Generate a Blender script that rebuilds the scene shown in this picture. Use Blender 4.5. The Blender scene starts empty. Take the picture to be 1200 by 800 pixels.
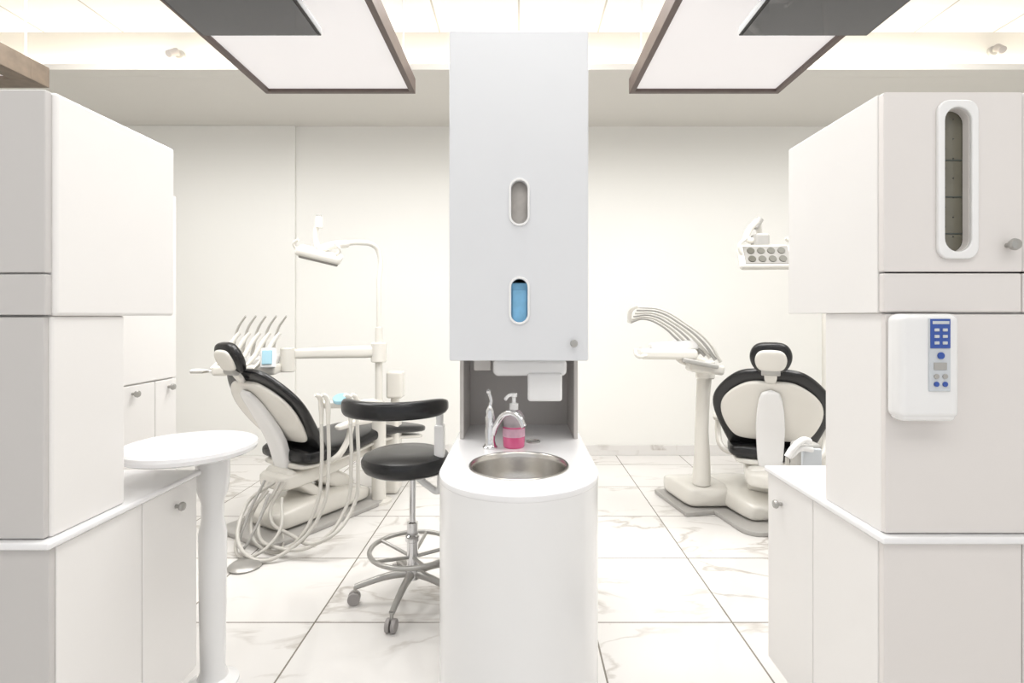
import bpy, math, random
from mathutils import Vector, Matrix, Euler
random.seed(4)
scene = bpy.context.scene
COL = scene.collection
PAR = None      # current parent
WORLD = False   # part coordinates given in world space

# ------------------------------------------------------------ materials
def mat(name, col, rough=0.4, metal=0.0, var=0.03, scale=6.0, emis=None, es=0.0, trans=0.0, coat=0.0, bump=0.0, bscale=200):
    m = bpy.data.materials.new(name); m.use_nodes = True
    nt = m.node_tree; b = nt.nodes['Principled BSDF']
    tc = nt.nodes.new('ShaderNodeTexCoord')
    no = nt.nodes.new('ShaderNodeTexNoise'); no.inputs['Scale'].default_value = scale
    no.inputs['Detail'].default_value = 3
    nt.links.new(tc.outputs['Object'], no.inputs['Vector'])
    mx = nt.nodes.new('ShaderNodeMix'); mx.data_type = 'RGBA'
    mx.inputs[6].default_value = tuple(min(1, c*(1-var)) for c in col)+(1,)
    mx.inputs[7].default_value = tuple(min(1, c*(1+var)) for c in col)+(1,)
    nt.links.new(no.outputs['Fac'], mx.inputs[0])
    nt.links.new(mx.outputs[2], b.inputs['Base Color'])
    b.inputs['Roughness'].default_value = rough
    b.inputs['Metallic'].default_value = metal
    b.inputs['Transmission Weight'].default_value = trans
    b.inputs['Coat Weight'].default_value = coat
    if emis:
        b.inputs['Emission Color'].default_value = emis+(1,)
        b.inputs['Emission Strength'].default_value = es
    if bump > 0:
        n2 = nt.nodes.new('ShaderNodeTexNoise'); n2.inputs['Scale'].default_value = bscale
        nt.links.new(tc.outputs['Object'], n2.inputs['Vector'])
        bp = nt.nodes.new('ShaderNodeBump'); bp.inputs['Strength'].default_value = bump
        bp.inputs['Distance'].default_value = 0.002
        nt.links.new(n2.outputs['Fac'], bp.inputs['Height'])
        nt.links.new(bp.outputs['Normal'], b.inputs['Normal'])
    return m

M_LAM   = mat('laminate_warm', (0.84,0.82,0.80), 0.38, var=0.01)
M_LAMF  = mat('laminate_front_shaded', (0.58,0.56,0.545), 0.38, var=0.01)  # tower laminate darkened for the left fronts; their shade is put into the colour
M_LAMR  = mat('laminate_front_half_shaded', (0.76,0.725,0.70), 0.38, var=0.01)  # same laminate for the right fronts, with milder shade put into the colour
M_LAMC  = mat('laminate_cool', (0.71,0.72,0.74), 0.35, var=0.01)
M_SOLID = mat('solid_surface', (0.87,0.865,0.87), 0.22, coat=0.2, var=0.01)
M_KICK  = mat('toe_kick', (0.25,0.24,0.23), 0.5)
M_WHITE = mat('white_plastic', (0.84,0.835,0.83), 0.25, coat=0.3, var=0.01)
M_CREAM = mat('cream_enamel', (0.76,0.735,0.68), 0.22, coat=0.3, var=0.01)
M_BLACK = mat('black_upholstery', (0.009,0.009,0.010), 0.27, bump=0.12)
M_CHROME= mat('chrome', (0.72,0.72,0.73), 0.12, 1.0)
M_STEEL = mat('brushed_steel', (0.60,0.58,0.55), 0.25, 1.0)
M_GREYM = mat('grey_cast_metal', (0.42,0.41,0.39), 0.35, 0.6)
M_PLATE = mat('grey_base_plate', (0.42,0.405,0.385), 0.45)
M_GREYP = mat('grey_plastic', (0.40,0.39,0.37), 0.4)
M_HOSE  = mat('grey_hose', (0.54,0.52,0.48), 0.35)
M_PINK  = mat('pink_soap', (0.68,0.11,0.26), 0.12, coat=0.5)
M_CLEAR = mat('clear_plastic', (0.92,0.80,0.84), 0.1, trans=0.6)
M_PLBL  = mat('pink_label', (0.66,0.40,0.50), 0.4, var=0.3, scale=40)
M_BLUE  = mat('blue_box', (0.24,0.54,0.80), 0.5, scale=25, var=0.25)
M_DBLUE = mat('panel_blue', (0.035,0.09,0.36), 0.35)
M_LBL   = mat('label_grey', (0.58,0.61,0.64), 0.4)
M_DISP  = mat('lcd_display', (0.28,0.46,0.54), 0.2, emis=(0.4,0.7,0.8), es=0.15)
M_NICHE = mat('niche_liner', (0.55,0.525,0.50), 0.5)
M_DARKIN= mat('smoked_window', (0.14,0.13,0.095), 0.22, var=0.4, scale=9, coat=0.5)
M_SHELFD= mat('shelf_edge', (0.05,0.06,0.05), 0.3)
M_PAPER = mat('paper_stack', (0.50,0.47,0.44), 0.6, var=0.3, scale=20)
M_WOOD  = mat('dark_bronze_frame', (0.11,0.08,0.07), 0.45, var=0.2, scale=12)
M_WOOD2 = mat('weathered_wood', (0.18,0.14,0.105), 0.6, var=0.4, scale=14)
M_TV    = mat('tv_glass', (0.033,0.033,0.040), 0.22, coat=0.4)
M_TVB   = mat('tv_bezel', (0.01,0.01,0.01), 0.35)
M_DIFF  = mat('light_diffuser', (0.50,0.48,0.48), 0.6, emis=(1.0,0.965,0.955), es=0.47, scale=3, var=0.04)
M_LED   = mat('cove_led', (1,1,1), 0.5, emis=(1.0,0.92,0.78), es=17.0)
M_WALL  = mat('wall_paint', (0.85,0.84,0.805), 0.6, var=0.008, scale=1.5)
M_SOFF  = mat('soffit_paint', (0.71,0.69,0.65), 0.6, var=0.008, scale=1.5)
M_LFACE = mat('lamp_face_grey', (0.24,0.23,0.21), 0.4)
M_LENS  = mat('led_lens', (0.045,0.04,0.02), 0.35, coat=0.2)
M_RUB   = mat('caster_grey', (0.33,0.31,0.30), 0.5)

def ceiling_mat():
    m = bpy.data.materials.new('ceiling_panels'); m.use_nodes = True
    nt = m.node_tree; b = nt.nodes['Principled BSDF']
    tc = nt.nodes.new('ShaderNodeTexCoord')
    br = nt.nodes.new('ShaderNodeTexBrick'); br.offset = 0
    br.inputs['Color1'].default_value = (0.80,0.79,0.775,1)
    br.inputs['Color2'].default_value = (0.78,0.77,0.755,1)
    br.inputs['Mortar'].default_value = (0.45,0.43,0.40,1)
    br.inputs['Scale'].default_value = 1.0
    br.inputs['Mortar Size'].default_value = 0.007
    br.inputs['Brick Width'].default_value = 0.6
    br.inputs['Row Height'].default_value = 0.6
    nt.links.new(tc.outputs['Object'], br.inputs['Vector'])
    nt.links.new(br.outputs['Color'], b.inputs['Base Color'])
    b.inputs['Roughness'].default_value = 0.7
    return m
M_CEIL = ceiling_mat()

def marble(name, tile=0.604, ox=0.322, oy=2.278, grout=True):
    m = bpy.data.materials.new(name); m.use_nodes = True
    nt = m.node_tree; L = nt.links.new; b = nt.nodes['Principled BSDF']
    N = nt.nodes.new
    tc = N('ShaderNodeTexCoord')
    sub = N('ShaderNodeVectorMath'); sub.operation='SUBTRACT'; sub.inputs[1].default_value=(ox,oy,0)
    L(tc.outputs['Object'], sub.inputs[0])
    sc = N('ShaderNodeVectorMath'); sc.operation='SCALE'; sc.inputs['Scale'].default_value=1/tile
    L(sub.outputs[0], sc.inputs[0])
    fl = N('ShaderNodeVectorMath'); fl.operation='FLOOR'; L(sc.outputs[0], fl.inputs[0])
    fr = N('ShaderNodeVectorMath'); fr.operation='FRACTION'; L(sc.outputs[0], fr.inputs[0])
    wn = N('ShaderNodeTexWhiteNoise'); wn.noise_dimensions='3D'; L(fl.outputs[0], wn.inputs['Vector'])
    off = N('ShaderNodeVectorMath'); off.operation='SCALE'; off.inputs['Scale'].default_value=13.0
    L(wn.outputs['Color'], off.inputs[0])
    add = N('ShaderNodeVectorMath'); add.operation='ADD'
    L(tc.outputs['Object'], add.inputs[0]); L(off.outputs[0], add.inputs[1])
    mp = N('ShaderNodeMapping'); mp.inputs['Rotation'].default_value=(0,0,0.6); mp.inputs['Scale'].default_value=(1.0,2.3,1)
    L(add.outputs[0], mp.inputs['Vector'])
    n1 = N('ShaderNodeTexNoise'); n1.inputs['Scale'].default_value=1.3; n1.inputs['Detail'].default_value=7
    n1.inputs['Distortion'].default_value=0.7
    L(mp.outputs[0], n1.inputs['Vector'])
    s = N('ShaderNodeMath'); s.operation='SUBTRACT'; s.inputs[1].default_value=0.5; L(n1.outputs['Fac'], s.inputs[0])
    a = N('ShaderNodeMath'); a.operation='ABSOLUTE'; L(s.outputs[0], a.inputs[0])
    r = N('ShaderNodeMapRange'); r.inputs['From Min'].default_value=0.0; r.inputs['From Max'].default_value=0.026
    r.inputs['To Min'].default_value=1; r.inputs['To Max'].default_value=0; L(a.outputs[0], r.inputs['Value'])
    n2 = N('ShaderNodeTexNoise'); n2.inputs['Scale'].default_value=1.8; n2.inputs['Detail'].default_value=2
    L(add.outputs[0], n2.inputs['Vector'])
    r2 = N('ShaderNodeMapRange'); r2.inputs['From Min'].default_value=0.42; r2.inputs['From Max'].default_value=0.60; L(n2.outputs['Fac'], r2.inputs['Value'])
    mu = N('ShaderNodeMath'); mu.operation='MULTIPLY'; L(r.outputs[0], mu.inputs[0]); L(r2.outputs[0], mu.inputs[1])
    mu2 = N('ShaderNodeMath'); mu2.operation='MULTIPLY'; L(mu.outputs[0], mu2.inputs[0]); mu2.inputs[1].default_value=0.78
    c1 = N('ShaderNodeMix'); c1.data_type='RGBA'
    c1.inputs[6].default_value=(0.79,0.77,0.75,1); c1.inputs[7].default_value=(0.70,0.68,0.655,1)
    L(n2.outputs['Fac'], c1.inputs[0])
    c2 = N('ShaderNodeMix'); c2.data_type='RGBA'; c2.inputs[7].default_value=(0.41,0.37,0.33,1)
    L(mu2.outputs[0], c2.inputs[0]); L(c1.outputs[2], c2.inputs[6])
    out = c2.outputs[2]
    if grout:
        sx = N('ShaderNodeSeparateXYZ'); L(fr.outputs[0], sx.inputs[0])
        ms=[]
        for ax in ('X','Y'):
            p = N('ShaderNodeMath'); p.operation='PINGPONG'; p.inputs[1].default_value=0.5; L(sx.outputs[ax], p.inputs[0])
            l = N('ShaderNodeMath'); l.operation='LESS_THAN'; l.inputs[1].default_value=0.006; L(p.outputs[0], l.inputs[0]); ms.append(l)
        mm = N('ShaderNodeMath'); mm.operation='MAXIMUM'; L(ms[0].outputs[0], mm.inputs[0]); L(ms[1].outputs[0], mm.inputs[1])
        c3 = N('ShaderNodeMix'); c3.data_type='RGBA'; c3.inputs[7].default_value=(0.22,0.20,0.17,1)
        L(mm.outputs[0], c3.inputs[0]); L(out, c3.inputs[6]); out=c3.outputs[2]
    L(out, b.inputs['Base Color'])
    b.inputs['Roughness'].default_value=0.07
    return m
M_FLOOR = marble('marble_tile')
M_BASEB = marble('marble_skirting', grout=False)

# ------------------------------------------------------------ builders
def group(name, loc=(0,0,0), rz=0.0, world=False):
    global PAR, WORLD
    e = bpy.data.objects.new(name, None); COL.objects.link(e)
    e.location = loc; e.rotation_euler = (0,0,rz); e.empty_display_size = 0.1
    PAR = e; WORLD = world
    return e
def into(parent, world=True):
    global PAR, WORLD
    PAR=parent; WORLD=world

def fin(ob, m=None, smooth=False, bevel=0.0, seg=3):
    COL.objects.link(ob) if ob.name not in COL.objects else None
    if m: 
        ob.data.materials.clear(); ob.data.materials.append(m)
    if smooth:
        for p in ob.data.polygons: p.use_smooth = True
    if bevel > 0:
        md = ob.modifiers.new('bevel','BEVEL'); md.width = bevel; md.segments = seg
        md.limit_method='ANGLE'; md.angle_limit=math.radians(40)
        for p in ob.data.polygons: p.use_smooth = True
        w = ob.modifiers.new('wn','WEIGHTED_NORMAL'); w.keep_sharp=True
    if PAR:
        ob.parent = PAR
        if WORLD: ob.matrix_parent_inverse = (Matrix.Translation(Vector(PAR.location))@Matrix.Rotation(PAR.rotation_euler.z,4,'Z')).inverted()
    return ob

def meshobj(name, verts, faces):
    me = bpy.data.meshes.new(name); me.from_pydata([tuple(v) for v in verts], [], faces); me.update()
    return bpy.data.objects.new(name, me)

def box(name, x0,x1,y0,y1,z0,z1, m, bevel=0.003, rot=None, seg=3):
    cx,cy,cz=(x0+x1)/2,(y0+y1)/2,(z0+z1)/2
    hx,hy,hz=abs(x1-x0)/2,abs(y1-y0)/2,abs(z1-z0)/2
    vs=[(sx*hx,sy*hy,sz*hz) for sz in(-1,1) for sy in(-1,1) for sx in(-1,1)]
    fs=[(0,2,3,1),(4,5,7,6),(0,1,5,4),(2,6,7,3),(0,4,6,2),(1,3,7,5)]
    ob=meshobj(name,vs,fs); ob.location=(cx,cy,cz)
    if rot: ob.rotation_euler=rot
    return fin(ob,m,bevel=bevel,seg=seg)

def lathe(name, prof, loc, m, n=40, axis=(0,0,1), smooth=True, caps=True):
    vs=[];fs=[]
    for r,z in prof:
        for i in range(n):
            a=2*math.pi*i/n; vs.append((r*math.cos(a),r*math.sin(a),z))
    for j in range(len(prof)-1):
        for i in range(n):
            fs.append((j*n+i,j*n+(i+1)%n,(j+1)*n+(i+1)%n,(j+1)*n+i))
    if caps:
        if prof[0][0]>1e-4: fs.append(tuple(range(n))[::-1])
        if prof[-1][0]>1e-4: fs.append(tuple(range((len(prof)-1)*n,len(prof)*n)))
    ob=meshobj(name,vs,fs); ob.location=loc
    ob.rotation_mode='QUATERNION'
    ob.rotation_quaternion=Vector((0,0,1)).rotation_difference(Vector(axis).normalized())
    fin(ob,m)
    for p in ob.data.polygons: p.use_smooth = smooth and len(p.vertices)<=4
    if smooth:
        md=ob.modifiers.new('es','EDGE_SPLIT'); md.split_angle=math.radians(35)
    return ob

def cyl(name, p0, p1, r, m, r2=None, n=28):
    p0=Vector(p0);p1=Vector(p1);h=(p1-p0).length; r2=r if r2 is None else r2
    c=min(r,r2,h)*0.12
    return lathe(name,[(r-c,0),(r,c),(r2,h-c),(r2-c,h)],p0,m,n,(p1-p0))

def tube(name, pts, r, m, cyclic=False, res=8, radii=None):
    cu=bpy.data.curves.new(name,'CURVE'); cu.dimensions='3D'
    sp=cu.splines.new('BEZIER'); sp.bezier_points.add(len(pts)-1)
    for i,p in enumerate(pts):
        b=sp.bezier_points[i]; b.co=p; b.handle_left_type=b.handle_right_type='AUTO'
        if radii: b.radius=radii[i]
    sp.use_cyclic_u=cyclic; sp.resolution_u=res
    cu.bevel_depth=r; cu.bevel_resolution=4; cu.use_fill_caps=True
    return conv(name,cu,m,True)

def conv(name,cu,m,smooth,matrix=None,bevel=0):
    t=bpy.data.objects.new(name+'_tmp',cu); COL.objects.link(t)
    bpy.context.view_layer.update()
    dg=bpy.context.evaluated_depsgraph_get()
    me=bpy.data.meshes.new_from_object(t.evaluated_get(dg))
    bpy.data.objects.remove(t)
    ob=bpy.data.objects.new(name,me)
    if matrix: me.transform(matrix)
    me.name=name
    return fin(ob,m,smooth,bevel)

XZ = Matrix.Rotation(math.pi/2,4,'X')
def plate(name, loops, th, m, matrix=None, bevel=0.0):
    cu=bpy.data.curves.new(name,'CURVE'); cu.dimensions='2D'; cu.fill_mode='BOTH'
    for lp in loops:
        sp=cu.splines.new('POLY'); sp.points.add(len(lp)-1)
        for i,p in enumerate(lp): sp.points[i].co=(p[0],p[1],0,1)
        sp.use_cyclic_u=True
    cu.extrude=th/2-bevel; cu.bevel_depth=bevel; cu.bevel_resolution=2; 
    if bevel: cu.offset=-bevel
    return conv(name,cu,m,False,matrix)

def stadium(cx,cy,w,h,n=12):
    r=w/2; pts=[]
    for i in range(n+1):
        a=math.pi*i/n; pts.append((cx+r*math.cos(a),cy+h/2-r+r*math.sin(a)))
    for i in range(n+1):
        a=math.pi+math.pi*i/n; pts.append((cx+r*math.cos(a),cy-h/2+r+r*math.sin(a)))
    return pts
def rrect(x0,x1,y0,y1,r,n=6):
    pts=[]
    for cx,cy,a0 in ((x1-r,y1-r,0),(x0+r,y1-r,90),(x0+r,y0+r,180),(x1-r,y0+r,270)):
        for i in range(n+1):
            a=math.radians(a0+90*i/n); pts.append((cx+r*math.cos(a),cy+r*math.sin(a)))
    return pts
def circle(cx,cy,r,n=48): return [(cx+r*math.cos(2*math.pi*i/n),cy+r*math.sin(2*math.pi*i/n)) for i in range(n)]

def loft(name, st, m, off=0.0, n=28, e=3.0, subd=1, side=None):
    side=Vector(side or (1,0,0)).normalized()
    P=[Vector((s[4] if len(s)>4 else 0, s[0], s[1])) for s in st]
    vs=[];fs=[]
    for k,s in enumerate(st):
        t=(P[min(k+1,len(P)-1)]-P[max(k-1,0)]).normalized()
        nrm=side.cross(t).normalized()
        c=P[k]+nrm*off
        for i in range(n):
            a=2*math.pi*i/n; ca,sa=math.cos(a),math.sin(a)
            u=math.copysign(abs(ca)**(2/e),ca)*s[2]; v=math.copysign(abs(sa)**(2/e),sa)*s[3]
            vs.append(c+side*u+nrm*v)
    for j in range(len(st)-1):
        for i in range(n):
            fs.append((j*n+i,j*n+(i+1)%n,(j+1)*n+(i+1)%n,(j+1)*n+i))
    fs.append(tuple(range(n))[::-1]); fs.append(tuple(range((len(st)-1)*n,len(st)*n)))
    ob=meshobj(name,vs,fs)
    md=ob.modifiers.new('s','SUBSURF'); md.levels=subd; md.render_levels=subd
    return fin(ob,m,True)

# ------------------------------------------------------------ ROOM
box('floor',-4.6,4.6,-3,5.08,-0.08,0,M_FLOOR,0)
bpy.data.objects['floor'].data.transform(Matrix.Translation((0,1.04,-0.04))); bpy.data.objects['floor'].location=(0,0,0)
box('wall_back',-4.6,4.6,5.02,5.14,0,3.6,M_WALL,0)
box('wall_back_projection',-4.6,-2.13,4.99,5.02,0,3.14,M_WALL,0.004)
box('wall_left',-4.72,-4.6,-3,5.14,0,3.6,M_WALL,0)
box('wall_right',4.6,4.72,-3,5.14,0,3.6,M_WALL,0)
box('ceiling',-4.6,4.6,-3,5.02,3.48,3.58,M_CEIL,0)
box('baseboard_back',-2.13,4.6,5.003,5.02,0,0.10,M_BASEB,0.002)
box('baseboard_left',-4.6,-4.585,-3,4.95,0,0.10,M_BASEB,0.002)
box('baseboard_right',4.585,4.6,-3,5.0,0,0.10,M_BASEB,0.002)
box('ceiling_soffit',-4.6,4.6,3.98,5.02,3.14,3.48,M_SOFF,0)
group('trim_1',(0,3.95,3.16),world=True)
box('cove_ledge',-4.6,4.6,3.86,3.98,3.14,3.155,M_SOFF,0.001)
box('cove_lip',-4.6,4.6,3.86,3.87,3.155,3.185,M_SOFF,0.001)
box('cove_led_strip',-4.55,4.55,3.90,3.93,3.156,3.166,M_LED,0)

# ------------------------------------------------------------ ceiling light frames
def light_frame(x0,x1,y0,y1,z0,h=0.10,w=0.035,m=M_WOOD):
    g=group('suspended_light_panel',((x0+x1)/2,(y0+y1)/2,z0+h/2),world=True)
    box('frame_near',x0,x1,y0,y0+w,z0,z0+h,m,0.002)
    box('frame_far',x0,x1,y1-w,y1,z0,z0+h,m,0.002)
    box('frame_left',x0,x0+w,y0+w,y1-w,z0,z0+h,m,0.002)
    box('frame_right',x1-w,x1,y0+w,y1-w,z0,z0+h,m,0.002)
    box('diffuser',x0+w,x1-w,y0+w,y1-w,z0+0.02,z0+0.04,M_DIFF,0)
    for i,(a,b) in enumerate(((x0+.06,y0+.1),(x1-.06,y0+.1),(x0+.06,y1-.1),(x1-.06,y1-.1))):
        cyl('suspension_rod_%d'%(i+1),(a,b,z0+h-.01),(a,b,3.48),0.006,M_WHITE)
light_frame(-1.685,-0.689,1.6,3.5,2.81)
light_frame(0.734,1.73,1.6,3.5,2.81)
light_frame(-4.1,-3.05,1.6,3.41,2.81,h=0.13,w=0.13,m=M_WOOD2)

def tv(x0,x1,y1,L=0.95):
    g=group('ceiling_television',((x0+x1)/2,y1-L/2,2.62),world=True)
    box('housing',x0,x1,y1-L,y1,2.604,2.64,M_TVB,0.004)
    box('screen',x0+.012,x1-.012,y1-L+.012,y1-.012,2.600,2.606,M_TV,0.001)
    cx=(x0+x1)/2; cy=y1-L/2
    box('mount_plate',cx-.12,cx+.12,cy-.12,cy+.12,2.638,2.66,M_TVB,0.003)
    cyl('mount_pole',(cx,cy,2.655),(cx,cy,2.832),0.02,M_TVB)
tv(-1.44,-0.898,2.39)
tv(1.0,1.585,2.39)

for x,z in ((-2.56,3.30),(3.58,3.33)):
    group('security_camera',(x,3.92,z),world=True)
    cyl('mount',(x,3.98,z),(x,3.955,z),0.035,M_GREYP)
    cyl('neck',(x,3.96,z),(x,3.92,z-.01),0.012,M_GREYP)
    cyl('body',(x,3.93,z+.01),(x-.02,3.86,z-.045),0.026,M_RUB)

# ------------------------------------------------------------ towers
def knob(name,p,axis):
    a=Vector(axis)
    return lathe(name,[(0.006,0),(0.006,0.012),(0.013,0.016),(0.0145,0.021),(0.012,0.027),(0.0,0.029)],p,M_GREYM,24,a)

def tower(s, X, XO, yf, yb):
    g=group('dental_cabinet_tower',(s*(X+XO)/2,(yf+yb)/2,0),world=True)
    def B(n,a,b,y0,y1,z0,z1,m,bv=0.004,seg=3): return box(n,min(s*a,s*b),max(s*a,s*b),y0,y1,z0,z1,m,bv,seg=seg)
    return g,B
# right
g,B=tower(1,0.88,1.62,1.268,1.853)
B('upper_side_inner',0.88,0.90,1.288,1.713,1.337,1.872,M_LAM,0.003)
B('upper_side_outer',1.60,1.62,1.288,1.713,1.337,1.872,M_LAM,0.003)
B('upper_top',0.90,1.60,1.288,1.713,1.852,1.872,M_LAM,0.001)
B('upper_bottom',0.90,1.60,1.288,1.713,1.337,1.42,M_LAM,0.001)
B('upper_back',0.90,1.60,1.66,1.712,1.42,1.852,M_LAM,0.001)
B('smoked_window',0.99,1.12,1.288,1.294,1.45,1.85,M_DARKIN,0.0)
for i,z in enumerate((1.53,1.62,1.71)):
    B('glass_shelf_%d'%(i+1),1.0,1.11,1.2865,1.289,z,z+.003,M_SHELFD,0)
for i in range(14):
    zz=1.50+0.024*i
    cyl('peg_hole_%d'%(i+1),(1.046+.02*(i%2),1.2885,zz),(1.046+.02*(i%2),1.287,zz),0.0016,M_TVB,n=10)
plate('door_windowed',[rrect(0.8815,1.2155,1.437,1.870,0.004),stadium(1.056,1.658,0.062,0.345)],0.018,M_LAMR,Matrix.Translation((0,1.277,0))@XZ)
plate('window_bezel',[rrect(1.007,1.105,1.467,1.849,0.028),stadium(1.056,1.658,0.064,0.347)],0.010,M_WHITE,Matrix.Translation((0,1.264,0))@XZ,bevel=0.003)
B('door_outer',1.2185,1.62,1.268,1.286,1.437,1.870,M_LAMR)
B('valance',0.8815,1.2155,1.268,1.286,1.339,1.433,M_LAMR)
B('valance_outer',1.2185,1.62,1.268,1.286,1.339,1.433,M_LAMR)
knob('upper_knob',(1.179,1.268,1.50),(0,-1,0))
B('lower_tower',0.888,1.61,1.286,1.52,0.80,1.337,M_LAM,0.003)
B('lower_front_panel',0.888,1.60,1.272,1.288,0.803,1.334,M_LAMR,0.003)
B('counter',0.870,1.63,1.255,1.865,0.782,0.80,M_SOLID,0.006)
B('base_carcass',0.897,1.60,1.286,1.853,0.13,0.782,M_LAM,0.002)
B('base_side_panel',0.88,0.898,1.287,1.5705,0.13,0.779,M_LAM,0.003)
B('base_side_door',0.88,0.898,1.5735,1.853,0.13,0.779,M_LAM,0.003)
B('base_front_panel_1',0.8815,1.2155,1.268,1.286,0.13,0.779,M_LAMR,0.003)
B('base_front_panel_2',1.2185,1.60,1.268,1.286,0.13,0.779,M_LAMR,0.003)
B('toe_kick',0.93,1.60,1.32,1.80,0,0.13,M_KICK,0.001)
knob('base_knob',(0.88,1.757,0.70),(-1,0,0))
# left
g,B=tower(-1,1.105,1.85,1.235,1.80)
B('upper_carcass',1.105,1.85,1.253,1.686,1.33,1.865,M_LAM,0.010,5)
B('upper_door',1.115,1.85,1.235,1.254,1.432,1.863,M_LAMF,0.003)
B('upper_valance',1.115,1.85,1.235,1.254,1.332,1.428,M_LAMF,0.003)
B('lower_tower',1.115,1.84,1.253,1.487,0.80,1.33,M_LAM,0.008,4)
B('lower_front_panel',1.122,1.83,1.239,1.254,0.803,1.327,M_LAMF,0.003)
B('counter',1.095,1.86,1.222,1.812,0.782,0.80,M_SOLID,0.006)
B('base_carcass',1.122,1.84,1.253,1.80,0.13,0.782,M_LAM,0.002)
B('base_side_panel',1.105,1.123,1.254,1.5395,0.13,0.779,M_LAM,0.003)
B('base_side_door',1.105,1.123,1.5425,1.80,0.13,0.779,M_LAM,0.003)
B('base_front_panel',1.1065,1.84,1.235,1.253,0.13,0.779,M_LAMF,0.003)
B('toe_kick',1.15,1.84,1.29,1.76,0,0.13,M_KICK,0.001)
knob('base_knob',(-1.105,1.69,0.717),(1,0,0))
group('storage_cabinet',(-1.87,2.08,0),world=True)
box('body',-2.2,-1.55,1.83,2.355,0.1,1.865,M_LAM,0.006)
box('upper_panel',-1.552,-1.536,1.84,2.353,1.058,1.863,M_LAM,0.003)
box('door_1',-1.552,-1.536,1.84,2.215,0.13,1.052,M_LAM,0.003)
box('door_2',-1.552,-1.536,2.219,2.353,0.13,1.052,M_LAM,0.003)
box('toe_kick',-2.15,-1.6,1.88,2.30,0,0.1,M_KICK,0.001)
knob('knob_1',(-1.536,2.085,1.02),(1,0,0)); knob('knob_2',(-1.536,2.30,1.02),(1,0,0))

# ------------------------------------------------------------ control unit on right tower
group('wall_control_unit',(0.955,1.25,1.21),world=True)
box('housing',0.886,1.028,1.218,1.272,1.088,1.335,M_WHITE,0.018,seg=5)
box('bottom_lip',0.892,1.022,1.222,1.268,1.083,1.12,M_WHITE,0.012,seg=4)
box('keypad_panel',0.950,1.000,1.2145,1.2195,1.155,1.325,M_LBL,0.002)
box('keypad_blue',0.952,0.998,1.2125,1.2155,1.255,1.323,M_DBLUE,0.001)
box('keypad_title',0.956,0.994,1.2115,1.213,1.311,1.318,M_LBL,0.0003)
for r in range(3):
    for c in range(2):
        box('button_%d'%(r*2+c+1),0.960+.019*c,0.971+.019*c,1.2105,1.213,1.294-.015*r,1.301-.015*r,M_LBL,0.001)
cyl('dial_button',(0.976,1.2145,1.238),(0.976,1.2115,1.238),0.008,M_DBLUE)
box('lcd',0.960,0.990,1.2125,1.2155,1.205,1.222,M_GREYP,0.001)
for i,(a,b) in enumerate(((.966,1.19),(.986,1.19),(.966,1.172),(.986,1.172))):
    cyl('key_%d'%(i+1),(a,1.2145,b),(a,1.212,b),0.006,M_DBLUE if i>1 else M_GREYP,n=14)

# ------------------------------------------------------------ centre sink column
group('handwash_station',(0,2.05,0),world=True)
def D(hw,yc,yb,n=40):
    pts=[(hw,yb),]
    for i in range(n+1):
        a=-math.pi*i/n; pts.append((hw*math.cos(a),yc+hw*math.sin(a)))
    pts.append((-hw,yb)); return pts
pts=D(0.264,1.81,2.60); n=len(pts)
vs=[(p[0],p[1],0.0) for p in pts]+[(p[0],p[1],0.781) for p in pts]
fs=[(i,(i+1)%n,n+(i+1)%n,n+i) for i in range(n)]
ob=meshobj('base_cabinet',vs,fs); fin(ob,M_WHITE,True)
md=ob.modifiers.new('so','SOLIDIFY'); md.thickness=0.012; md.offset=0
md=ob.modifiers.new('es','EDGE_SPLIT'); md.split_angle=math.radians(40)
plate('countertop',[D(0.272,1.81,2.60),circle(0,1.86,0.170)],0.022,M_SOLID,Matrix.Translation((0,0,0.791)),bevel=0.004)
lathe('sink_bowl',[(0.177,0.803),(0.175,0.806),(0.170,0.806),(0.166,0.802),(0.163,0.785),(0.158,0.74),(0.148,0.70),(0.125,0.67),(0.08,0.655),(0.025,0.650),(0.02,0.645),(0.0,0.645)],(0,1.86,0),M_STEEL,64,caps=False)
lathe('drain',[(0.028,0.651),(0.026,0.655),(0.02,0.653),(0,0.652)],(0,1.86,0),M_CHROME,24)
box('niche_side_left',-0.253,-0.236,2.25,2.60,0.802,1.16,M_NICHE,0.002)
box('niche_side_right',0.236,0.253,2.25,2.60,0.802,1.16,M_NICHE,0.002)
box('niche_back',-0.236,0.236,2.55,2.60,0.802,1.16,M_NICHE,0.001)
box('upper_side_left',-0.265,-0.247,2.02,2.60,1.158,2.416,M_LAMC,0.003)
box('upper_side_right',0.247,0.265,2.02,2.60,1.158,2.416,M_LAMC,0.003)
box('upper_top',-0.247,0.247,2.02,2.60,2.398,2.416,M_LAMC,0.001)
box('upper_bottom',-0.247,0.247,2.02,2.60,1.158,1.176,M_LAMC,0.001)
box('upper_back',-0.247,0.247,2.58,2.60,1.176,2.398,M_LAMC,0.001)
slots=[stadium(0.002,1.7625,0.062,0.165),stadium(0.002,1.388,0.062,0.165)]
plate('upper_door',[rrect(-0.265,0.265,1.159,2.416,0.008)]+slots,0.022,M_LAMC,Matrix.Translation((0,2.009,0))@XZ,bevel=0.004)
for i,z in enumerate((1.7625,1.388)):
    plate('slot_trim_%d'%(i+1),[stadium(0.002,z,0.080,0.183),stadium(0.002,z,0.063,0.166)],0.012,M_WHITE,Matrix.Translation((0,1.996,0))@XZ,bevel=0.002)
box('paper_cup_stack',-0.08,0.08,2.03,2.12,1.66,1.86,M_PAPER,0.01)
box('blue_mask_box',-0.08,0.08,2.03,2.12,1.28,1.458,M_BLUE,0.004)
box('blue_mask_box_label',-0.025,0.03,2.026,2.031,1.30,1.43,M_BLUE,0.001)
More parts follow.
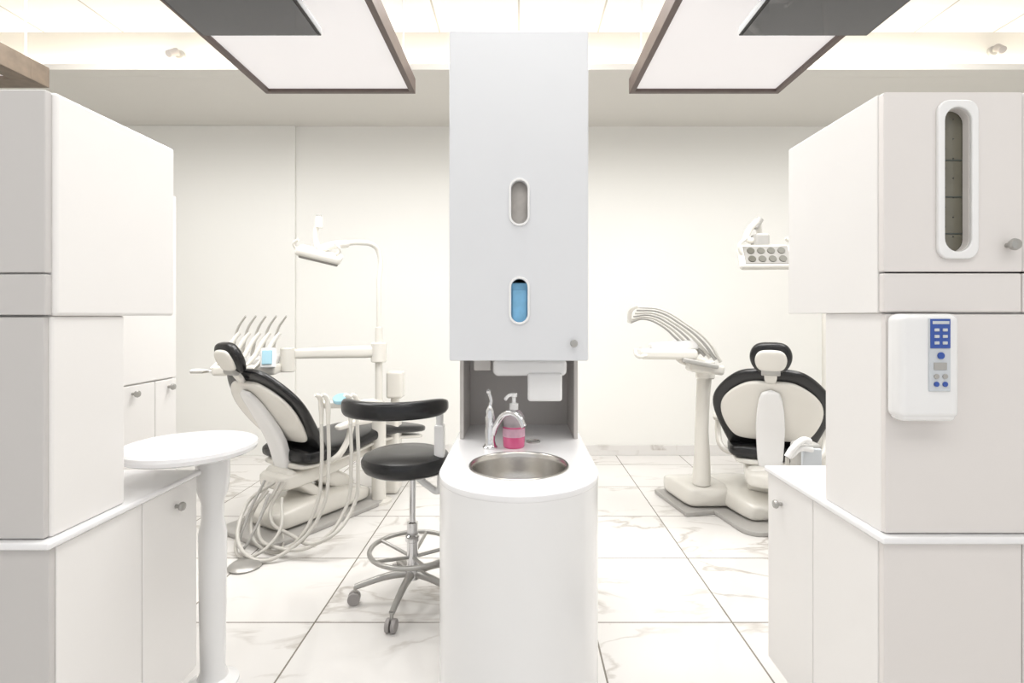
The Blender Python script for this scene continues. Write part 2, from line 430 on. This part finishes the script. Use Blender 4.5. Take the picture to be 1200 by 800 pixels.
knob('door_knob',(0.208,1.998,1.226),(0,-1,0))
group('towel_dispenser',(0.05,2.2,1.07),world=True)
box('body',-0.105,0.195,2.12,2.24,1.085,1.157,M_WHITE,0.022,seg=5)
box('front_cover',0.035,0.175,2.11,2.19,0.985,1.10,M_WHITE,0.012,seg=4)
group('soap_refill_box',(-0.14,2.22,1.13),world=True)
box('body',-0.185,-0.115,2.16,2.26,1.105,1.157,M_NICHE,0.006)

group('chrome_faucet',(-0.115,2.10,0.802))
lathe('base',[(0.030,0),(0.030,0.006),(0.024,0.012),(0.020,0.03),(0.022,0.07),(0.018,0.10),(0.021,0.12),(0.017,0.15),(0.008,0.168),(0.0,0.17)],(0,0,0),M_CHROME,32)
tube('spout',[(0.01,0,0.05),(0.03,-0.03,0.105),(0.07,-0.06,0.150),(0.11,-0.085,0.145),(0.135,-0.10,0.105)],0.012,M_CHROME)
tube('lever',[(0,0,0.165),(0.004,0,0.19),(-0.006,0.0,0.225)],0.0075,M_CHROME)
lathe('lever_tip',[(0.0,-.012),(0.011,-.006),(0.012,0.004),(0.0,0.012)],(-0.006,0,0.225),M_CHROME,20)
group('soap_pump_bottle',(-0.02,2.12,0.802))
lathe('liquid_body',[(0.040,0),(0.044,0.006),(0.045,0.03),(0.044,0.085)],(0,0,0),M_PINK,36)
lathe('shoulder',[(0.044,0.085),(0.044,0.10),(0.040,0.125),(0.028,0.145),(0.015,0.152)],(0,0,0),M_CLEAR,36)
lathe('label',[(0.0455,0.045),(0.0455,0.078)],(0,0,0),M_PLBL,36,caps=False)
lathe('cap',[(0.018,0.15),(0.018,0.175),(0.008,0.178),(0.008,0.20),(0.014,0.202),(0.014,0.216),(0.0,0.218)],(0,0,0),M_WHITE,24)
tube('nozzle',[(0,0,0.208),(-0.02,-0.02,0.209),(-0.034,-0.034,0.196)],0.0065,M_WHITE)
group('counter_grommet',(0.06,2.2,0.802))
lathe('ring',[(0.030,0),(0.030,0.006),(0.024,0.008),(0.022,0.002),(0,0.002)],(0,0,0),M_GREYM,28)

# ------------------------------------------------------------ round side table on post
group('round_side_table',(-1.10,1.75,0),world=True)
lathe('top',[(0.0,0.876),(0.188,0.876),(0.199,0.882),(0.204,0.894),(0.201,0.905),(0.192,0.909),(0.187,0.904),(0.0,0.903)],(-1.090,1.74,0),M_SOLID,64)
lathe('post',[(0.085,0.0),(0.085,0.012),(0.05,0.03),(0.040,0.06),(0.044,0.30),(0.046,0.55),(0.036,0.60),(0.037,0.66),(0.050,0.70),(0.055,0.74),(0.055,0.885)],(-1.105,1.895,0),M_WHITE,36)
lathe('support_disc',[(0.0,0.865),(0.12,0.868),(0.17,0.880)],(-1.090,1.76,0),M_GREYP,40)

# ------------------------------------------------------------ stool
group('dental_stool',(-0.50,2.47,0))
for k in range(5):
    a=math.radians(190+72*k); c,s=math.cos(a),math.sin(a)
    tube('leg_%d'%(k+1),[(0.02*c,0.02*s,0.125),(0.12*c,0.12*s,0.115),(0.26*c,0.26*s,0.078)],0.016,M_GREYM,radii=[1.2,1.0,0.8])
    cyl('caster_stem_%d'%(k+1),(0.26*c,0.26*s,0.08),(0.26*c,0.26*s,0.045),0.008,M_GREYM)
    t=Vector((-s,c,0))
    p=Vector((0.265*c,0.265*s,0.028))
    cyl('caster_wheel_a%d'%(k+1),p-t*0.022,p-t*0.004,0.028,M_RUB)
    cyl('caster_wheel_b%d'%(k+1),p+t*0.004,p+t*0.022,0.028,M_RUB)
    a2=a+0.6; c,s=math.cos(a2),math.sin(a2)
    tube('ring_spoke_%d'%(k+1),[(0.02*c,0.02*s,0.20),(0.19*c,0.19*s,0.235)],0.008,M_GREYM)
tube('foot_ring',[(0.195*math.cos(a*math.pi/6),0.195*math.sin(a*math.pi/6),0.235) for a in range(12)],0.011,M_GREYM,cyclic=True)
lathe('gas_column',[(0.035,0.10),(0.035,0.15),(0.026,0.16),(0.026,0.27),(0.033,0.275),(0.033,0.30),(0.026,0.305),(0.026,0.36),(0.015,0.365),(0.015,0.62)],(0,0,0),M_CHROME,32)
lathe('seat_pan',[(0.0,0.575),(0.06,0.575),(0.10,0.60),(0.17,0.612),(0.0,0.62)],(0,0,0),M_GREYP,40)
lathe('seat_cushion',[(0.0,0.605),(0.17,0.605),(0.192,0.618),(0.203,0.640),(0.205,0.660),(0.195,0.680),(0.16,0.695),(0.08,0.699),(0.0,0.70)],(-0.03,0,0),M_BLACK,56)
def arcpad(name,cx,cy,R,a0,a1,z,hz,ht,m,n=26):
    vs=[];fs=[];k=20
    for i in range(n+1):
        t=i/n; a=math.radians(a0+(a1-a0)*t)
        e=min(1,math.sqrt(max(0,1-(abs(2*t-1))**6))*0.98+0.05)
        for j in range(k):
            b=2*math.pi*j/k; u=math.copysign(abs(math.cos(b))**0.7,math.cos(b))*ht*e; v=math.copysign(abs(math.sin(b))**0.7,math.sin(b))*hz*e
            vs.append((cx+(R+u)*math.cos(a),cy+(R+u)*math.sin(a),z+v))
    for i in range(n):
        for j in range(k): fs.append((i*k+j,i*k+(j+1)%k,(i+1)*k+(j+1)%k,(i+1)*k+j))
    fs.append(tuple(range(k))[::-1]); fs.append(tuple(range(n*k,(n+1)*k)))
    ob=meshobj(name,vs,fs); fin(ob,m,True)
arcpad('torso_support_pad',-0.07,0.02,0.235,185,352,0.918,0.040,0.028,M_BLACK)
tube('support_arm',[(0.0,0.02,0.585),(0.07,0.03,0.52),(0.115,0.02,0.50),(0.135,-0.02,0.56),(0.135,-0.05,0.70),(0.135,-0.05,0.88)],0.017,M_WHITE)
box('arm_clamp',0.112,0.158,-0.075,-0.025,0.68,0.83,M_WHITE,0.008)

# ------------------------------------------------------------ dental chair
def dental_chair(loc, rot, base_rot=0.0, base_off=(0,0)):
    g=group('dental_chair',loc,math.radians(rot))
    T=Matrix.Translation((base_off[0],base_off[1],0))@Matrix.Rotation(base_rot,4,'Z')
    def bt(ob): ob.data.transform(T); return ob
    bt(plate('base_plate',[rrect(-0.27,0.27,-0.42,0.52,0.10)],0.03,M_PLATE,Matrix.Translation((0,0,0.0155)),bevel=0.006))
    bt(loft('base_cover',[(-0.30,0.08,0.15,0.05),(-0.26,0.095,0.18,0.065),(0.0,0.11,0.19,0.08),(0.3,0.10,0.18,0.07),(0.42,0.075,0.17,0.045),(0.46,0.07,0.14,0.03)],M_CREAM,e=5))
    loft('lift_arm',[(0.36,0.13,0.09,0.05),(0.30,0.16,0.11,0.06),(0.02,0.33,0.11,0.06),(-0.04,0.36,0.10,0.05)],M_CREAM,e=5)
    loft('lift_link',[(0.10,0.12,0.13,0.03),(0.06,0.15,0.135,0.035),(-0.16,0.34,0.135,0.035),(-0.19,0.37,0.13,0.03)],M_CREAM,e=5)
    loft('rear_housing',[(-0.24,0.30,0.10,0.04),(-0.22,0.30,0.14,0.05),(-0.05,0.315,0.16,0.06),(0.25,0.35,0.17,0.05),(0.5,0.395,0.15,0.03),(0.55,0.40,0.12,0.02)],M_CREAM,e=5)
    seat=[(-0.16,0.455,0.20,0.025),(-0.14,0.455,0.245,0.052),(0.05,0.455,0.27,0.058),(0.25,0.465,0.26,0.055),(0.45,0.50,0.24,0.045),(0.65,0.485,0.21,0.038),(0.85,0.45,0.195,0.034),(1.0,0.425,0.18,0.032),(1.06,0.415,0.14,0.025)]
    loft('seat_cushion',seat,M_BLACK,e=4)
    loft('seat_shell',[(s[0],s[1],s[2]*0.86,0.018) for s in seat],M_CREAM,off=-0.062,e=4)
    back=[(0.02,0.435,0.20,0.02),(0.0,0.46,0.235,0.04),(-0.06,0.54,0.27,0.042),(-0.14,0.65,0.31,0.040),(-0.21,0.75,0.340,0.036),(-0.27,0.84,0.335,0.033),(-0.335,0.925,0.27,0.030),(-0.385,0.985,0.20,0.028),(-0.41,1.015,0.13,0.018)]
    loft('back_cushion',back,M_BLACK,e=3.4,subd=2)
    loft('back_shell',[(-0.075,0.565,0.17,0.014),(-0.09,0.585,0.215,0.02),(-0.14,0.65,0.258,0.020),(-0.21,0.75,0.292,0.020),(-0.27,0.84,0.280,0.020),(-0.325,0.91,0.215,0.020),(-0.36,0.955,0.14,0.018),(-0.37,0.967,0.09,0.012)],M_CREAM,off=0.040,e=3.4,subd=2)
    loft('back_spine',[(-0.075,0.34,0.065,0.02),(-0.085,0.44,0.075,0.03),(-0.12,0.57,0.08,0.03),(-0.18,0.68,0.085,0.028),(-0.26,0.81,0.075,0.022),(-0.36,0.94,0.055,0.018)],M_WHITE,off=0.068,e=4)
    loft('headrest_stem',[(-0.385,0.94,0.035,0.012),(-0.44,1.01,0.035,0.012),(-0.47,1.06,0.035,0.012)],M_CREAM,off=0.02,e=5)
    hr=[(-0.43,1.015,0.05,0.018),(-0.445,1.03,0.085,0.032),(-0.475,1.08,0.112,0.04),(-0.50,1.13,0.114,0.04),(-0.515,1.175,0.09,0.03),(-0.52,1.19,0.05,0.018)]
    hr=[(a,b-.012,c,d) for a,b,c,d in hr]
    loft('headrest_cushion',hr,M_BLACK,e=2.8,subd=2)
    loft('headrest_shell',[(-0.452,1.028,0.05,0.012),(-0.46,1.046,0.074,0.018),(-0.485,1.090,0.088,0.018),(-0.50,1.130,0.076,0.018),(-0.507,1.150,0.045,0.012)],M_CREAM,off=0.036,e=2.8,subd=2)
    lathe('headrest_knob',[(0.022,-0.05),(0.025,-0.045),(0.025,0.045),(0.022,0.05)],(0,-0.475,1.01),M_GREYP,24,(1,0,0))
    for s,n in ((-1,'left'),(1,'right')):
        tube('armrest_bracket_'+n,[(s*0.17,0.0,0.40),(s*0.29,0.02,0.43),(s*0.325,0.08,0.52),(s*0.325,0.12,0.62)],0.02,M_CREAM)
        loft('armrest_pad_'+n,[(0.0,0.625,0.02,0.012,s*0.325),(0.02,0.63,0.032,0.02,s*0.325),(0.12,0.64,0.034,0.02,s*0.325),(0.26,0.63,0.032,0.02,s*0.325),(0.29,0.625,0.02,0.012,s*0.325)],M_CREAM,e=3)
    return g
chairL=dental_chair((-1.42,3.45,0),-31)
into(chairL)
tube('assistant_arm',[(-1.0,3.72,0.60),(-0.93,3.60,0.70),(-0.93,3.35,0.78),(-0.97,3.16,0.80)],0.022,M_CREAM)
box('assistant_holder',-1.17,-0.93,3.08,3.14,0.785,0.825,M_CREAM,0.012,seg=4)
cyl('assistant_display_puck',(-1.05,3.10,0.83),(-1.05,3.09,0.852),0.045,M_DISP)
HX=[-1.155,-1.115,-0.985,-0.945]
for i,x in enumerate(HX):
    tube('suction_handle_%d'%(i+1),[(x,3.07,0.70),(x,3.065,0.80),(x-.005,3.05,0.86),(x-.02,3.03,0.875)],0.014,M_CREAM,radii=[.8,1.1,1.0,.8])
ends=[(-1.56,3.05,0.12),(-1.60,3.08,0.22),(-1.50,3.02,0.10),(-1.46,3.08,0.16)]
lows=[(-1.40,2.93,0.02),(-1.42,2.82,0.02),(-1.34,2.90,0.05),(-1.30,2.98,0.09)]
for i,x in enumerate(HX):
    tube('suction_hose_%d'%(i+1),[(x,3.07,0.70),(x+.02,3.02,0.48),(x+.01,2.96,0.25),(x-.10,2.90-.02*i,0.06+.02*i),lows[i],ends[i],(-1.50+.03*i,3.16,0.33)],0.0105,M_HOSE)
tube('air_line',[(-1.5,3.1,0.36),(-1.57,3.02,0.15),(-1.55,2.93,0.03),(-1.50,2.95,0.10),(-1.45,3.05,0.30)],0.008,M_GREYP)
tube('air_line_loop',[(-1.48,3.1,0.30),(-1.60,3.0,0.10),(-1.50,2.86,0.015),(-1.35,2.92,0.10),(-1.38,3.06,0.27)],0.009,M_HOSE)
box('service_pedestal',-1.04,-0.90,3.90,4.06,0.0,0.60,M_CREAM,0.03,seg=5)
box('valve_block',-0.98,-0.86,3.86,3.98,0.72,0.92,M_CREAM,0.02,seg=4)
cyl('valve_stem',(-0.94,3.94,0.58),(-0.92,3.92,0.76),0.03,M_CREAM)
lathe('foot_control_disc',[(0.080,0.0),(0.085,0.01),(0.07,0.022),(0.03,0.026),(0,0.027)],(-1.45,2.78,0),M_GREYM,40)
tube('foot_control_cable',[(-1.40,2.83,0.014),(-1.34,2.86,0.010),(-1.35,3.0,0.012),(-1.42,3.15,0.05)],0.006,M_HOSE)

chairR=dental_chair((1.65,3.45,0),-25,math.radians(36),(-0.14,0.10))
into(chairR)
loft('unit_foot_housing',[(3.52,0.10,0.14,0.06,1.30),(3.56,0.11,0.16,0.075,1.29),(3.80,0.11,0.16,0.075,1.245),(3.92,0.09,0.15,0.055,1.22),(3.95,0.085,0.12,0.04,1.215)],M_CREAM,e=6)
box('unit_foot_plate',1.06,1.42,3.50,3.98,0.0,0.03,M_PLATE,0.006,rot=(0,0,0.19))
tube('assistant_arm',[(1.66,3.30,0.36),(1.68,3.0,0.42),(1.60,2.80,0.52),(1.50,2.72,0.58)],0.022,M_CREAM)
box('assistant_holder',1.42,1.54,2.66,2.76,0.52,0.68,M_GREYP,0.02,seg=4)
box('assistant_holder_face',1.43,1.53,2.645,2.665,0.54,0.66,M_LBL,0.008)
tube('suction_handle_1',[(1.46,2.64,0.70),(1.42,2.62,0.71),(1.36,2.60,0.675),(1.33,2.60,0.63)],0.017,M_WHITE)
tube('suction_handle_2',[(1.47,2.63,0.66),(1.40,2.62,0.665),(1.35,2.61,0.63)],0.014,M_WHITE)
tube('suction_hose_1',[(1.33,2.60,0.63),(1.34,2.62,0.50),(1.45,2.75,0.25),(1.6,3.05,0.22),(1.64,3.2,0.3)],0.010,M_HOSE)

# ------------------------------------------------------------ operating lights
group('dental_operating_light',(-1.0,3.75,0),world=True)
lathe('floor_flange',[(0.09,0),(0.09,0.02),(0.05,0.03),(0.05,0.70),(0.035,0.72)],(-1.0,3.75,0),M_CREAM,32)
cyl('pole',(-1.0,3.75,0.70),(-1.0,3.75,1.25),0.026,M_CREAM)
tube('pole_upper',[(-1.0,3.75,1.2),(-1.0,3.75,1.55),(-1.0,3.75,1.78),(-1.03,3.72,1.83),(-1.10,3.66,1.84),(-1.19,3.55,1.82)],0.018,M_CREAM)
tube('spring_arm',[(-1.17,3.57,1.82),(-1.24,3.45,1.79),(-1.29,3.40,1.76)],0.026,M_CREAM)
tube('yoke',[(-1.27,3.40,1.75),(-1.31,3.40,1.80),(-1.315,3.40,1.88),(-1.30,3.40,1.93)],0.016,M_CREAM)
cyl('yoke_joint',(-1.295,3.40,1.97),(-1.295,3.40,1.90),0.024,M_CREAM)
cyl('yoke_joint_band',(-1.295,3.40,1.985),(-1.295,3.40,1.968),0.017,M_GREYP)
box('lamp_head',-1.43,-1.15,3.30,3.50,1.700,1.755,M_CREAM,0.022,rot=(0.25,0.22,0.3),seg=5)
box('lamp_lens',-1.41,-1.17,3.315,3.485,1.688,1.707,M_LFACE,0.008,rot=(0.25,0.22,0.3))
tube('handle_left',[(-1.40,3.40,1.745),(-1.45,3.38,1.79),(-1.42,3.37,1.82)],0.009,M_CREAM)
tube('handle_right',[(-1.18,3.38,1.72),(-1.14,3.35,1.75),(-1.17,3.34,1.79)],0.009,M_CREAM)

group('dental_operating_light',(1.62,3.5,0),world=True)
RX=(math.radians(62),0,math.radians(-6))
LC=Vector((1.62,3.45,1.715))
def hp(u,v,w):
    return LC+Euler(RX).to_matrix()@Vector((u,v,w))
h=box('lamp_head',LC.x-.172,LC.x+.172,LC.y-.092,LC.y+.092,LC.z-.028,LC.z+.028,M_CREAM,0.027,rot=RX,seg=5)
b=box('lamp_face',LC.x-.142,LC.x+.142,LC.y-.070,LC.y+.070,LC.z-.004,LC.z+.004,M_LFACE,0.004,rot=RX); b.location=hp(0,0,0.026)
for r in range(2):
    for c in range(4):
        q0=hp(-.096+.064*c,-.032+.064*r,0.029); q1=hp(-.096+.064*c,-.032+.064*r,0.034)
        cyl('led_lens_%d'%(r*4+c+1),q0,q1,0.024,M_LENS)
tube('handle_left',[(1.47,3.45,1.73),(1.445,3.44,1.79),(1.49,3.44,1.84)],0.012,M_CREAM)
tube('handle_right',[(1.77,3.45,1.73),(1.795,3.44,1.79),(1.75,3.44,1.84)],0.012,M_CREAM)
box('tilt_housing',1.57,1.665,3.47,3.57,1.78,1.88,M_GREYP,0.02,seg=4)
tube('yoke',[(1.62,3.52,1.84),(1.535,3.53,1.85),(1.545,3.53,1.90),(1.60,3.52,1.965)],0.021,M_CREAM)
cyl('joint',(1.585,3.53,1.92),(1.625,3.53,1.985),0.024,M_GREYP)
tube('arm',[(1.61,3.53,1.95),(1.78,3.85,1.90),(2.05,4.15,1.86),(2.32,4.10,1.84),(2.36,4.05,1.75),(2.36,4.05,1.5),(2.36,4.05,0.7)],0.02,M_CREAM)
lathe('floor_flange',[(0.09,0),(0.09,0.02),(0.05,0.03),(0.05,0.70),(0.035,0.72)],(2.36,4.05,0),M_CREAM,32)

# ------------------------------------------------------------ left delivery unit
group('dental_delivery_unit',(-1.70,3.40,1.05),world=True)
loft('swing_arm',[(3.75,1.075,0.045,0.05,-0.96),(3.72,1.075,0.045,0.042,-1.2),(3.55,1.075,0.035,0.035,-1.5),(3.48,1.075,0.03,0.03,-1.56)],M_CREAM,side=(0.2,0.9,0),e=3)
cyl('arm_joint',(-1.0,3.75,1.00),(-1.0,3.75,1.14),0.055,M_CREAM)
cyl('wrist_joint',(-1.53,3.47,1.12),(-1.53,3.47,0.96),0.045,M_CREAM)
box('console',-1.93,-1.55,3.28,3.50,0.955,1.02,M_CREAM,0.02,rot=(0,0,0.15),seg=5)
box('console_top',-1.90,-1.58,3.36,3.50,1.01,1.07,M_WHITE,0.02,rot=(0.2,0,0.15),seg=4)
box('display',-1.62,-1.53,3.29,3.31,1.00,1.13,M_WHITE,0.01,rot=(-0.3,0,0.35))
box('display_lcd',-1.606,-1.548,3.278,3.298,1.025,1.115,M_DISP,0.004,rot=(-0.3,0,0.35))
for i in range(5):
    x=-1.90+0.066*i
    tube('instrument_whip_%d'%(i+1),[(x+.02,3.42,1.03),(x+.03,3.44,1.13),(x+.06,3.43,1.24),(x+.13,3.40,1.33)],0.009,M_HOSE,radii=[1.3,1.1,0.9,0.7])
    tube('handpiece_%d'%(i+1),[(x-.02,3.27,1.00),(x+.01,3.33,1.055),(x+.05,3.40,1.17),(x+.08,3.42,1.22)],0.014,M_CREAM,radii=[.5,1,1.1,.8])
tube('tray_handle',[(-1.93,3.30,0.98),(-2.02,3.26,0.99),(-2.03,3.24,0.985)],0.011,M_WHITE)
box('instrument_tray',-2.02,-1.94,3.22,3.38,0.975,0.99,M_STEEL,0.004)

# ------------------------------------------------------------ right delivery unit
group('dental_delivery_unit',(1.15,3.5,0),world=True)
tube('post',[(1.25,3.60,0.187),(1.25,3.58,0.35),(1.24,3.56,0.55),(1.24,3.54,0.75),(1.25,3.53,0.96)],0.045,M_CREAM,radii=[1.4,1.2,1.0,1.0,1.1])
cyl('post_joint',(1.25,3.52,0.91),(1.25,3.52,1.03),0.062,M_CREAM)
loft('arm',[(3.52,1.0,0.03,0.03,1.28),(3.50,1.01,0.05,0.045,1.22),(3.46,1.04,0.045,0.04,1.10),(3.42,1.07,0.04,0.03,1.02)],M_CREAM,side=(0.2,0.9,0),e=3)
box('console',0.78,1.13,3.28,3.52,1.055,1.12,M_CREAM,0.022,rot=(0,0,-0.1),seg=5)
box('console_top',0.86,1.16,3.36,3.50,1.10,1.165,M_WHITE,0.02,rot=(0,-0.1,-0.1),seg=4)
box('bracket',1.08,1.30,3.30,3.42,0.965,1.03,M_CREAM,0.02,rot=(0,0.12,0),seg=4)
box('holder_bar',1.02,1.24,3.24,3.30,1.02,1.05,M_GREYP,0.01,rot=(0,0.2,0))
tube('tray_handle',[(0.80,3.30,1.08),(0.74,3.28,1.08),(0.73,3.30,1.12)],0.012,M_CREAM)
for i in range(6):
    tube('instrument_whip_%d'%(i+1),[(1.27-.026*i,3.30+.02*i,1.04+.012*i),(1.20-.03*i,3.31+.02*i,1.16),(1.05-.024*i,3.32+.02*i,1.285-.004*i),(0.90-.018*i,3.33+.02*i,1.37-.012*i),(0.76-.006*i,3.34+.02*i,1.385-.020*i)],0.0075,M_GREYP if i%2 else M_HOSE,radii=[1.6,1.1,.9,.9,.9])
tube('whip_crossbar',[(0.76,3.33,1.395),(0.725,3.38,1.37),(0.725,3.44,1.29)],0.014,M_CREAM)

# ------------------------------------------------------------ lights
w=bpy.data.worlds.new('world'); scene.world=w; w.use_nodes=True
w.node_tree.nodes['Background'].inputs[0].default_value=(0.97,0.98,1.0,1)
w.node_tree.nodes['Background'].inputs[1].default_value=0.87
def area(name,loc,sx,sy,power,rot=(0,0,0),col=(1,0.995,0.98)):
    l=bpy.data.lights.new(name,'AREA'); l.shape='RECTANGLE'; l.size=sx; l.size_y=sy; l.energy=power; l.color=col
    o=bpy.data.objects.new(name,l); COL.objects.link(o); o.location=loc; o.rotation_euler=rot
area('ambient_fill_mid',(0,2.4,3.46),0.6,2.2,48)  # this and the next three: added out-of-view ambient fill, not real fixtures
area('ambient_fill_left',(-2.6,2.4,3.46),1.0,2.2,55)
area('ambient_fill_right',(2.6,2.4,3.46),1.0,2.2,55)
area('ambient_fill_front',(0,-0.4,3.46),5,1.2,52)
area('panel_light_left',(-1.18,2.9,2.79),0.8,1.0,22)
area('panel_light_right',(1.23,2.9,2.79),0.8,1.0,22)

# ------------------------------------------------------------ camera
cam=bpy.data.cameras.new('camera'); co=bpy.data.objects.new('camera',cam); COL.objects.link(co)
co.location=(0,0,1.33); co.rotation_euler=(math.pi/2,0,0)
cam.sensor_width=36; cam.lens=18.45; cam.shift_x=-8/1200; cam.shift_y=-30/1200; cam.clip_start=0.05
scene.camera=co
scene.view_settings.view_transform='Standard'
scene.view_settings.exposure=0.03
